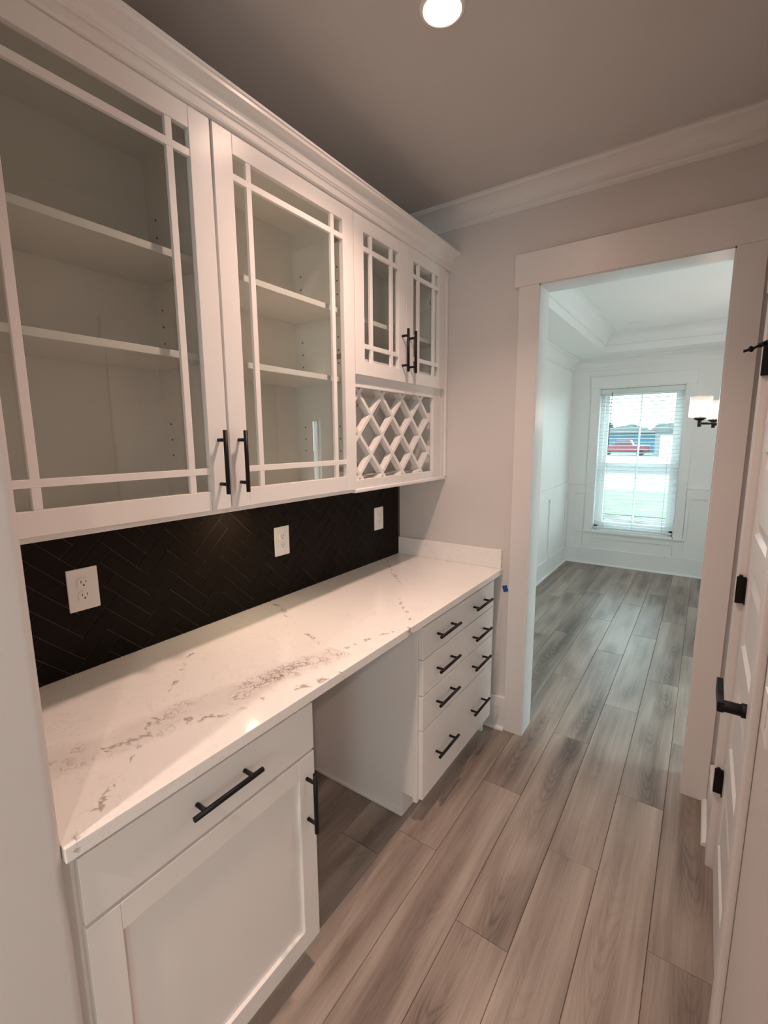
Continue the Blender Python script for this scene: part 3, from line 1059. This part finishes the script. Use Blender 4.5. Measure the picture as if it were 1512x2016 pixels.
ff.box(FX0, FX1, 1.2085, 1.868, 1.808, 1.925)
ff.box(FX0, FX1, 1.2085, 1.868, UZ0, 1.428)
ff.box(FX0, FX1, 1.2085, 1.868, 2.39, UZ1)
ff.build('face_frame', 'cab', wc, 0.001)
B(XB - 0.016, XB + 0.010, y0, 2.0, UZ0 - 0.004, UZ0 + 0.012).build('bottom_rail', 'cab', wc, 0.004)
B(0.02, XB + 0.004, 1.958, 1.985, UZ0 - 0.002, UZ1).build('filler_strip', 'cab', wc, 0.001)
B(0.02, XB + 0.012, 1.985, L - 0.001, UZ0 + 0.012, UZ1).build('scribe_strip', 'cab', wc, 0.003)
for j, (dy0, dy1) in enumerate(((1.1905, 1.5665), (1.5695, 1.9455))):
    d = glazed_door(wc, dy0, dy1, 1.855, 2.452, 0.0610, 0.0555, 0.043, 0.050, 0.0185)
    pull(d, XD, (1.533 if j == 0 else 1.598), 1.991, True)
for zz in (1.95, 2.3):
    cab_hinge(wc, y0 + 0.017, zz, 1)
    cab_hinge(wc, y1 - 0.017, zz, -1)


# lattice slats, clipped to the opening
def clip_poly(poly, y0, y1, z0, z1):
    def cut(ps, inside, inter):
        out = []
        for i in range(len(ps)):
            a, c = ps[i], ps[(i + 1) % len(ps)]
            ia, ic = inside(a), inside(c)
            if ia:
                out.append(a)
            if ia != ic:
                out.append(inter(a, c))
        return out

    def ix(v):
        return lambda a, c: (v, a[1] + (c[1] - a[1]) * (v - a[0]) / (c[0] - a[0]))

    def iz(v):
        return lambda a, c: (a[0] + (c[0] - a[0]) * (v - a[1]) / (c[1] - a[1]), v)
    for ins, it in ((lambda p: p[0] >= y0, ix(y0)), (lambda p: p[0] <= y1, ix(y1)), (lambda p: p[1] >= z0, iz(z0)), (lambda p: p[1] <= z1, iz(z1))):
        if len(poly) < 3:
            return []
        poly = cut(poly, ins, it)
    return poly


def lattice(x_front, depth):
    hw_ = 0.0078
    for sgn in (1, -1):
        for k in range(-8, 14):
            # slat centre line through node (1.261 + 0.169 k, 1.788) with slope sgn
            yc, zc = 1.2610 + 0.1690 * k, 1.788
            dirv = Vector((1, -sgn * 1.0095)).normalized()
            nrm = Vector((-dirv.y, dirv.x))
            p = Vector((yc, zc))
            q = [p + dirv * 2 + nrm * hw_, p - dirv * 2 + nrm * hw_, p - dirv * 2 - nrm * hw_, p + dirv * 2 - nrm * hw_]
            poly = clip_poly([(v.x, v.y) for v in q], 1.2065, 1.8705, 1.424, 1.809)
            if len(poly) >= 3:
                MB().prism(poly, 'x', x_front - depth - 0.0003 * (sgn > 0), x_front - 0.0003 * (sgn > 0)).build('lattice_slat', 'cab', wc, 0.0006)


lattice(XB - 0.0195, 0.030)
lattice(0.048, 0.018)

# crown on top of the wall cabinets
cr = [(0.300, 2.4525), (0.333, 2.4525), (0.337, 2.455), (0.338, 2.460), (0.334, 2.4645), (0.3335, 2.479), (0.3385, 2.4815), (0.340, 2.486), (0.3425, 2.487)]
for i in range(0, 7):
    a = i / 6 * math.pi / 2
    cr.append((0.3435 + 0.030 * (1 - math.cos(a)), 2.489 + 0.028 * math.sin(a)))
cr += [(0.3765, 2.518), (0.3775, 2.526), (0.3820, 2.528), (0.3820, 2.535), (0.300, 2.535)]
tag(MB().prism(cr, 'y', YN, L - 0.001).build('cabinet_crown_moulding', 'cab'), 'white stepped crown moulding along the top of the wall cabinets', 'moulding')

# small warm puck lamp under the wall cabinets
pk = thing('puck_light', (0.118, 0.765, UZ0 - 0.012), 'small warm puck light under the wall cabinets above the black tiles', 'lamp')
MB().lathe([(0.0, 0.0125), (0.022, 0.0125), (0.022, 0.002), (0.019, 0.0), (0.017, 0.0)], (0.118, 0.765, UZ0 - 0.0125), 20).build('housing', 'plate', pk)
MB().lathe([(0.017, 0.0), (0.0, 0.0)], (0.118, 0.765, UZ0 - 0.0125), 20).build('lens', 'plens', pk)
ld = bpy.data.lights.new('puck_lamp', 'AREA')
ld.shape = 'DISK'
ld.size = 0.03
ld.energy = 0.52
ld.color = (1.0, 0.74, 0.46)
ld.spread = math.radians(165)
lo = bpy.data.objects.new('puck_lamp', ld)
lo.location = (0, 0, -0.0035)
lo.parent = pk
COL.objects.link(lo)

# ------------------------------------------------------------------ backsplash tiles
bs = thing('tile_backsplash', (0.004, 1.0, 0.914), 'matte black herringbone tile backsplash between counter and wall cabinets', 'backsplash')
BY0, BY1, BZ0, BZ1 = YN + 0.001, L - 0.0225, 0.9145, UZ0 - 0.002
MB().box(0.0005, 0.0085, BY0, L - 0.001, BZ0, BZ1).build('grout_bed', 'grout', bs)
s2 = math.sqrt(0.5)


def tile(a0, a1, b0, b1):
    g = 0.0011
    a0, a1, b0, b1 = a0 + g, a1 - g, b0 + g, b1 - g
    q = [((a - b_) * s2, (a + b_) * s2) for a, b_ in ((a0, b0), (a1, b0), (a1, b1), (a0, b1))]
    poly = clip_poly(q, BY0, BY1, BZ0, BZ1)
    if len(poly) < 3:
        return
    n = len(poly)
    area = sum(poly[i][0] * poly[(i + 1) % n][1] - poly[(i + 1) % n][0] * poly[i][1] for i in range(n)) / 2
    if abs(area) < 1.5e-5:
        return
    cy = sum(p[0] for p in poly) / n
    cz = sum(p[1] for p in poly) / n
    MB().prism(poly, 'x', 0.002, 0.0115).build('tile', 'tile', bs, 0.0010, origin=(0.002, cy, cz), seg=1)


A0, B0, U = 0.047, 0.042, 0.05
for A in range(-2, 70):
    for Bc in range(-40, 40):
        if (A - Bc - 1) % 6 == 0:
            tile(A0 + A * U, A0 + (A + 3) * U, B0 + Bc * U, B0 + (Bc + 1) * U)
        if (Bc - A) % 6 == 0:
            tile(A0 + A * U, A0 + (A + 1) * U, B0 + Bc * U, B0 + (Bc + 3) * U)


# ------------------------------------------------------------------ outlets
def outlet_things():
    labs = [(0.2645, 1.1655, 'white duplex outlet nearest the short return wall on the black tiles'),
            (1.0510, 1.1645, 'white duplex outlet in the middle of the black tiles'),
            (1.7785, 1.1580, 'white duplex outlet at the far end of the black tiles')]
    first = None
    for y, z, lab in labs:
        if first is None:
            o = thing('wall_outlet', (0.0115, y, z), lab, 'outlet', 'outlets on the backsplash')
            x = 0.0115
            B(x, x + 0.006, y - 0.042, y + 0.042, z - 0.0635, z + 0.0635).build('cover_plate', 'plate', o, 0.003, seg=3)
            for s in (1, -1):
                zc = z + s * 0.0195
                pts = []
                for i in range(24):
                    t = 2 * math.pi * i / 24
                    pts.append((y + max(-0.0165, min(0.0165, 0.019 * math.cos(t))), zc + max(-0.0142, min(0.0142, 0.0168 * math.sin(t)))))
                r = MB().prism(pts, 'x', x + 0.005, x + 0.0085).build('receptacle', 'plate', o, 0.0006)
                k = MB()
                k.box(x + 0.0078, x + 0.0088, y - 0.0075, y - 0.0055, zc + 0.000, zc + 0.0085)
                k.box(x + 0.0078, x + 0.0088, y + 0.0055, y + 0.0075, zc + 0.001, zc + 0.0080)
                k.cyl((x + 0.0078, y, zc - 0.0065), (x + 0.0088, y, zc - 0.0065), 0.0026, n=12)
                k.build('slots', 'slot', r)
            MB().cyl((x + 0.0055, y, z), (x + 0.0072, y, z), 0.0028, n=12).build('screw', 'plate', o)
            first = o
        else:
            o = copy_tree(first)
            o.location = (0.0115, y, z)
            o['label'] = lab


outlet_things()

# ------------------------------------------------------------------ counter
ct = thing('quartz_countertop', (0.33, 1.0, 0.884), 'white polished quartz countertop with brown-grey veins', 'countertop')
B(0.001, 0.6592, YN + 0.0005, L - 0.001, 0.884, 0.914).build('slab', 'quartz', ct, 0.002, origin=(0, 0, 0.884), seg=3)
B(0.0125, 0.655, L - 0.0215, L - 0.001, 0.9143, 1.016).build('side_splash', 'quartz', ct, 0.0015, origin=(0, 0, 0.884))

# ------------------------------------------------------------------ base cabinet with drawer and door
XC, XDB = 0.622, 0.643        # face frame front, door front
bc = thing('base_cabinet', (0.31, 0.25, 0), 'white base cabinet with one drawer over a recessed-panel door beside the short return wall', 'cabinet')
yb0, yb1 = YN + 0.001, 0.564
b = MB()
b.box(0.002, XC - 0.02, yb0, yb0 + 0.018, 0.0, 0.883)
b.box(0.002, XC - 0.02, yb1 - 0.018, yb1, 0.10, 0.883)
b.box(0.002, 0.55, yb1 - 0.018, yb1, 0.0, 0.10)
b.box(0.002, XC - 0.02, yb0 + 0.018, yb1 - 0.018, 0.10, 0.118)
b.box(0.002, 0.014, yb0 + 0.018, yb1 - 0.018, 0.118, 0.883)
b.build('carcass', 'cab', bc)
ff = MB()
ff.box(XC - 0.02, XC, yb0, -0.025, 0.10, 0.883)
ff.box(XC - 0.02, XC, yb1 - 0.03, yb1, 0.10, 0.883)
ff.box(XC - 0.02, XC, -0.025, yb1 - 0.03, 0.845, 0.883)
ff.box(XC - 0.02, XC, -0.025, yb1 - 0.03, 0.700, 0.750)
ff.box(XC - 0.02, XC, -0.025, yb1 - 0.03, 0.10, 0.135)
ff.build('face_frame', 'cab', bc, 0.001)
B(0.535, 0.5495, yb0 + 0.018, yb1 - 0.018, 0.0, 0.0995).build('toe_kick', 'cab', bc)
dw = B(XC + 0.001, XDB, -0.038, 0.5605, 0.7275, 0.8660).build('drawer_front', 'cab', bc, 0.0015)
pull(dw, XDB, 0.258, 0.8085, False)
dd = MB()
e0, e1, f0, f1, rs = -0.038, 0.5605, 0.1035, 0.7190, 0.0605
dd.box(XC + 0.001, XDB, e0, e0 + rs, f0, f1)
dd.box(XC + 0.001, XDB, e1 - rs, e1, f0, f1)
dd.box(XC + 0.001, XDB - 0.0003, e0 + rs, e1 - rs, f0, f0 + rs)
dd.box(XC + 0.001, XDB - 0.0003, e0 + rs, e1 - rs, f1 - rs, f1)
do = dd.build('door', 'cab', bc, 0.0014)
B(XC + 0.003, XDB - 0.011, e0 + rs - 0.003, e1 - rs + 0.003, f0 + rs - 0.003, f1 - rs + 0.003).build('recessed_panel', 'cab', do)
pull(do, XDB, 0.528, 0.585, True)

# ------------------------------------------------------------------ drawer cabinet
dc = thing('drawer_base_cabinet', (0.31, 1.59, 0), 'white base cabinet with four wide drawers beside the dining room opening', 'cabinet')
yd0, yd1 = 1.176, 1.930
b = MB()
b.prism([(0.002, 0.0), (0.553, 0.0), (0.553, 0.112), (XC - 0.02, 0.112), (XC - 0.02, 0.883), (0.002, 0.883)], 'y', yd0, yd0 + 0.018)
b.box(0.002, XC - 0.02, yd1 - 0.018, yd1, 0.0, 0.883)
b.box(0.002, XC - 0.02, yd0 + 0.018, yd1 - 0.018, 0.10, 0.118)
b.box(0.002, 0.014, yd0 + 0.018, yd1 - 0.018, 0.118, 0.883)
b.build('carcass', 'cab', dc)
ff = MB()
ff.box(XC - 0.02, XC, yd0, 1.215, 0.092, 0.883)
ff.box(XC - 0.02, XC, 1.900, 1.988, 0.092, 0.883)
ff.box(XC - 0.02, XC, 1.215, 1.900, 0.850, 0.883)
for zz in (0.728, 0.572, 0.417):
    ff.box(XC - 0.02, XC, 1.215, 1.900, zz - 0.02, zz + 0.02)
ff.box(XC - 0.02, XC, 1.215, 1.900, 0.092, 0.13)
ff.build('face_frame', 'cab', dc, 0.001)
B(0.535, 0.5525, yd0 + 0.018, 1.99, 0.0, 0.0995).build('toe_kick', 'cab', dc)
B(0.03, 0.553, yd0 - 0.010, yd0, 0.0, 0.018).build('shoe_moulding', 'cab', dc, 0.004)
B(0.555, XC - 0.018, 1.930, 1.988, 0.092, 0.883).build('filler_strip', 'cab', dc)
for (za, zb_) in ((0.7300, 0.8640), (0.5745, 0.7255), (0.4200, 0.5700), (0.1070, 0.4155)):
    d = B(XC + 0.001, XDB, 1.1875, 1.9230, za, zb_).build('drawer_front', 'cab', dc, 0.0018)
    zp = {0.7300: 0.801, 0.5745: 0.649, 0.4200: 0.498, 0.1070: 0.264}[za]
    pull(d, XDB, 1.370, zp, False)
    pull(d, XDB, 1.735, zp, False)

# ------------------------------------------------------------------ blue tape scrap
tp = MB()
ty = L - 0.0006
tp.prism([(0.6580, 0.8180), (0.6830, 0.8265), (0.6935, 0.7945), (0.6680, 0.7840)], 'y', ty - 0.0004, ty)
tag(tp.build('masking_tape', 'tape'), 'small scrap of blue masking tape on the wall beside the casing', 'tape')

# ------------------------------------------------------------------ recessed ceiling light of the pantry
RLX, RLY = 0.815, 0.966
rl = thing('recessed_light', (RLX, RLY, CEIL - 0.006), 'lit round recessed light in the pantry ceiling', 'ceiling light')
MB().lathe([(0.062, 0.006), (0.060, 0.001), (0.052, -0.001), (0.0485, 0.002), (0.0485, 0.006)], (RLX, RLY, CEIL - 0.006), 40).build('trim_ring', 'plate', rl)
MB().lathe([(0.0485, 0.0035), (0.0, 0.0025)], (RLX, RLY, CEIL - 0.006), 40).build('lens', 'lens', rl)
ld = bpy.data.lights.new('downlight_lamp', 'AREA')
ld.shape = 'DISK'
ld.size = 0.095
ld.energy = DOWNLIGHT_W
ld.color = DOWNLIGHT_COL
ld.spread = DOWNLIGHT_SPREAD
lo = bpy.data.objects.new('downlight_lamp', ld)
lo.location = (0, 0, -0.003)
lo.parent = rl
COL.objects.link(lo)

# unseen kitchen recessed lights, added behind the camera as warm fill
for i, (kx, ky) in enumerate(((0.9, -1.5), (2.6, -1.5))):
    k = thing('recessed_light', (kx, ky, CEIL - 0.006), ('added unseen recessed light in the kitchen ceiling in line with the pantry', 'added unseen recessed light in the kitchen ceiling right of the pantry')[i], 'ceiling light')
    MB().lathe([(0.062, 0.006), (0.060, 0.001), (0.052, -0.001), (0.0485, 0.002), (0.0485, 0.006)], (kx, ky, CEIL - 0.006), 32).build('trim_ring', 'plate', k)
    MB().lathe([(0.0485, 0.0035), (0.0, 0.0025)], (kx, ky, CEIL - 0.006), 32).build('lens', 'lens', k)
    ld = bpy.data.lights.new('downlight_lamp', 'AREA')
    ld.shape = 'DISK'
    ld.size = 0.095
    ld.energy = 22.0
    ld.color = (1.0, 0.78, 0.66)
    ld.spread = math.radians(150)
    lo = bpy.data.objects.new('downlight_lamp', ld)
    lo.location = (0, 0, -0.003)
    lo.parent = k
    COL.objects.link(lo)

# ------------------------------------------------------------------ dining room fittings
sd = thing('tray_downlight', (0.825, 5.17, CZ - 0.010), 'unlit round white disc light in the dining room tray ceiling', 'ceiling light')
MB().lathe([(0.085, 0.010), (0.083, 0.003), (0.070, 0.0), (0.066, 0.003)], (0.825, 5.17, CZ - 0.010), 32).build('trim_ring', 'plate', sd)
MB().lathe([(0.067, 0.003), (0.0, 0.002)], (0.825, 5.17, CZ - 0.010), 32).build('lens', 'plate', sd)

do_ = thing('dining_outlet', (0.215, DY1, 0.47), 'white outlet low on the dining room wall left of the window sill', 'outlet')
B(0.180, 0.262, DY1 - 0.006, DY1 - 0.0002, 0.405, 0.525).build('cover_plate', 'plate', do_, 0.002)
for s in (1, -1):
    B(0.204, 0.238, DY1 - 0.009, DY1 - 0.006, 0.465 + s * 0.020 - 0.014, 0.465 + s * 0.020 + 0.014).build('receptacle', 'plate', do_, 0.003)

# chandelier
CXc, CYc, RR = 1.880, 4.330, 0.50
ch = thing('chandelier', (CXc, CYc, 1.66), 'dark chandelier with clear glass drum shades and lit bulbs in the dining room', 'chandelier')
col_ = MB()
col_.cyl((CXc, CYc, 1.66), (CXc, CYc, 2.22), 0.016, n=16)
col_.lathe([(0.0, -0.04), (0.022, -0.03), (0.034, 0.0), (0.034, 0.05), (0.016, 0.08)], (CXc, CYc, 1.66), 18)
col_.cyl((CXc, CYc, 2.22), (CXc, CYc, CZ), 0.007, n=10)
col_.lathe([(0.065, 0.0), (0.065, -0.012), (0.05, -0.026), (0.0, -0.03)], (CXc, CYc, CZ), 24)
col_.build('stem', 'fitting', ch)
for i in range(5):
    t = math.radians(207 - 72 * i)
    sx, sy = CXc + RR * math.cos(t), CYc + RR * math.sin(t)
    zb0 = 1.742
    MB().cyl((CXc, CYc, 1.700), (sx, sy, 1.700), 0.0085, n=12).build('arm', 'fitting', ch)
    cu = MB()
    cu.cyl((sx, sy, 1.675), (sx, sy, 1.728), 0.0135, n=12)
    cu.lathe([(0.0, 1.722), (0.022, 1.724), (0.040, 1.735), (0.044, 1.742), (0.038, 1.746), (0.0, 1.746)], (sx, sy, 0), 22)
    cu.cyl((sx, sy, 1.746), (sx, sy, 1.772), 0.017, n=14)
    c_ = cu.build('cup', 'fitting', ch)
    MB().lathe([(0.0, 1.7475), (0.074, 1.7475), (0.076, 1.752), (0.074, 1.905), (0.071, 1.905), (0.073, 1.753), (0.0, 1.750)], (sx, sy, 0), 30).build('glass_shade', 'shade', ch)
    MB().lathe([(0.0, 1.772), (0.014, 1.774), (0.019, 1.79), (0.030, 1.825), (0.031, 1.842), (0.024, 1.862), (0.010, 1.873), (0.0, 1.874)], (sx, sy, 0), 18).build('bulb', 'bulb', ch)

# ------------------------------------------------------------------ outdoors beyond the window
GZ = -0.50


def ground(name, y0, y1, mat, label, x0=-60, x1=60, z=0.0):
    return struct(B(x0, x1, y0, y1, GZ - 0.3, GZ + z).build(name, mat), label)


ground('mulch_bed', DY1 + 0.25, 13.6, 'mulch', 'mulch bed in front of the dining room window')
ground('lawn', 13.6, 20.5, 'lawn', 'green front lawn', z=0.02)
ground('sidewalk', 20.5, 30.0, 'concrete', 'pale concrete walk and verge', z=0.01)
ground('street', 30.0, 37.5, 'asphalt', 'dark asphalt street', z=-0.02)
ground('driveway', 37.5, 67.0, 'concrete', 'pale concrete driveway across the street')
ground('far_lawn', 67.0, 180.0, 'lawn', 'grass behind the houses across the street')


def gable_house(name, x0, x1, y0, y1, h, ridge, wmat, label, windows=()):
    t_ = thing(name, ((x0 + x1) / 2, (y0 + y1) / 2, GZ), label, 'house')
    B(x0, x1, y0, y1, GZ, h).build('walls', wmat, t_)
    ym = (y0 + y1) / 2
    xm = (x0 + x1) / 2
    MB().prism([(x0 - 0.4, h), (x1 + 0.4, h), (x1 + 0.4, h + 0.18), (xm, ridge), (x0 - 0.4, h + 0.18)], 'y', y0 - 0.4, y1 + 0.4).build('roof', 'roof', t_)
    for (a, b, c, d, m_) in windows:
        B(a, b, y0 - 0.06, y0, c, d).build('window' if m_ == 'carglass' else 'garage_door', m_, t_)
    return t_


gable_house('blue_house', -13.0, -3.9, 74, 84, 2.15, 3.25, 'blue', 'blue house across the street behind the red pickup', ((-12.0, -11.0, 0.5, 1.8, 'carglass'),))
gable_house('white_house', -3.2, 6.0, 58, 70, 2.35, 3.9, 'housew', 'white house with a wide garage door across the street', ((-2.7, 2.4, GZ, 1.75, 'vinyl'),))

# red pickup parked in the driveway
tr = thing('pickup_truck', (-6.6, 62, GZ), 'red pickup truck parked across the street', 'truck')
body = MB()
sil = [(-9.4, 0.0), (-9.4, 0.62), (-9.2, 0.72), (-7.95, 0.78), (-7.3, 1.34), (-5.95, 1.36), (-5.65, 0.80), (-4.0, 0.78), (-3.95, 0.0)]
body.prism([(p[0], p[1] + GZ + 0.42) for p in sil], 'y', 61.1, 62.9)
body.build('body', 'red', tr, 0.04)
B(-7.55, -5.95, 61.06, 61.1, GZ + 1.26, GZ + 1.68).build('side_window', 'carglass', tr)
for xx in (-8.5, -4.9):
    for yy in (61.05, 62.75):
        MB().cyl((xx, yy, GZ + 0.38), (xx, yy + 0.2, GZ + 0.38), 0.38, n=20).build('wheel', 'tyre', tr)

# tree line behind the houses
rng = random.Random(5)
for i, (tx, tz, w) in enumerate(((-21.0, 4.2, 2.4), (-15.6, 4.7, 2.4), (-10.2, 4.5, 2.4), (-4.8, 4.35, 2.4), (0.6, 4.0, 2.4), (6.0, 4.4, 2.4))):
    where = ('leftmost', 'second from the left', 'third from the left', 'fourth from the left', 'fifth from the left', 'rightmost')[i]
    t_ = thing('tree', (tx, 104, GZ), 'dark green tree behind the far houses, ' + where + ' of the row', 'tree', 'trees behind the far houses')
    MB().cyl((tx, 104, GZ), (tx, 104, 2.5), 0.28, 0.15, n=10).build('trunk', 'bark', t_)
    cm = MB()
    for _ in range(9):
        cx_, cy_, cz_ = tx + rng.uniform(-w * 0.45, w * 0.45), 104 + rng.uniform(-1.2, 1.2), tz - 1.2 + rng.uniform(-0.9, 0.55)
        r_ = rng.uniform(0.8, 1.25)
        nu, nv = 10, 6
        pr = []
        for k in range(nv + 1):
            a = -math.pi / 2 + math.pi * k / nv
            pr.append((max(0.001, r_ * 1.25 * math.cos(a)), r_ * 0.75 * math.sin(a)))
        cm.lathe(pr, (cx_, cy_, cz_), nu)
    cm.build('crown', 'leaf', t_)
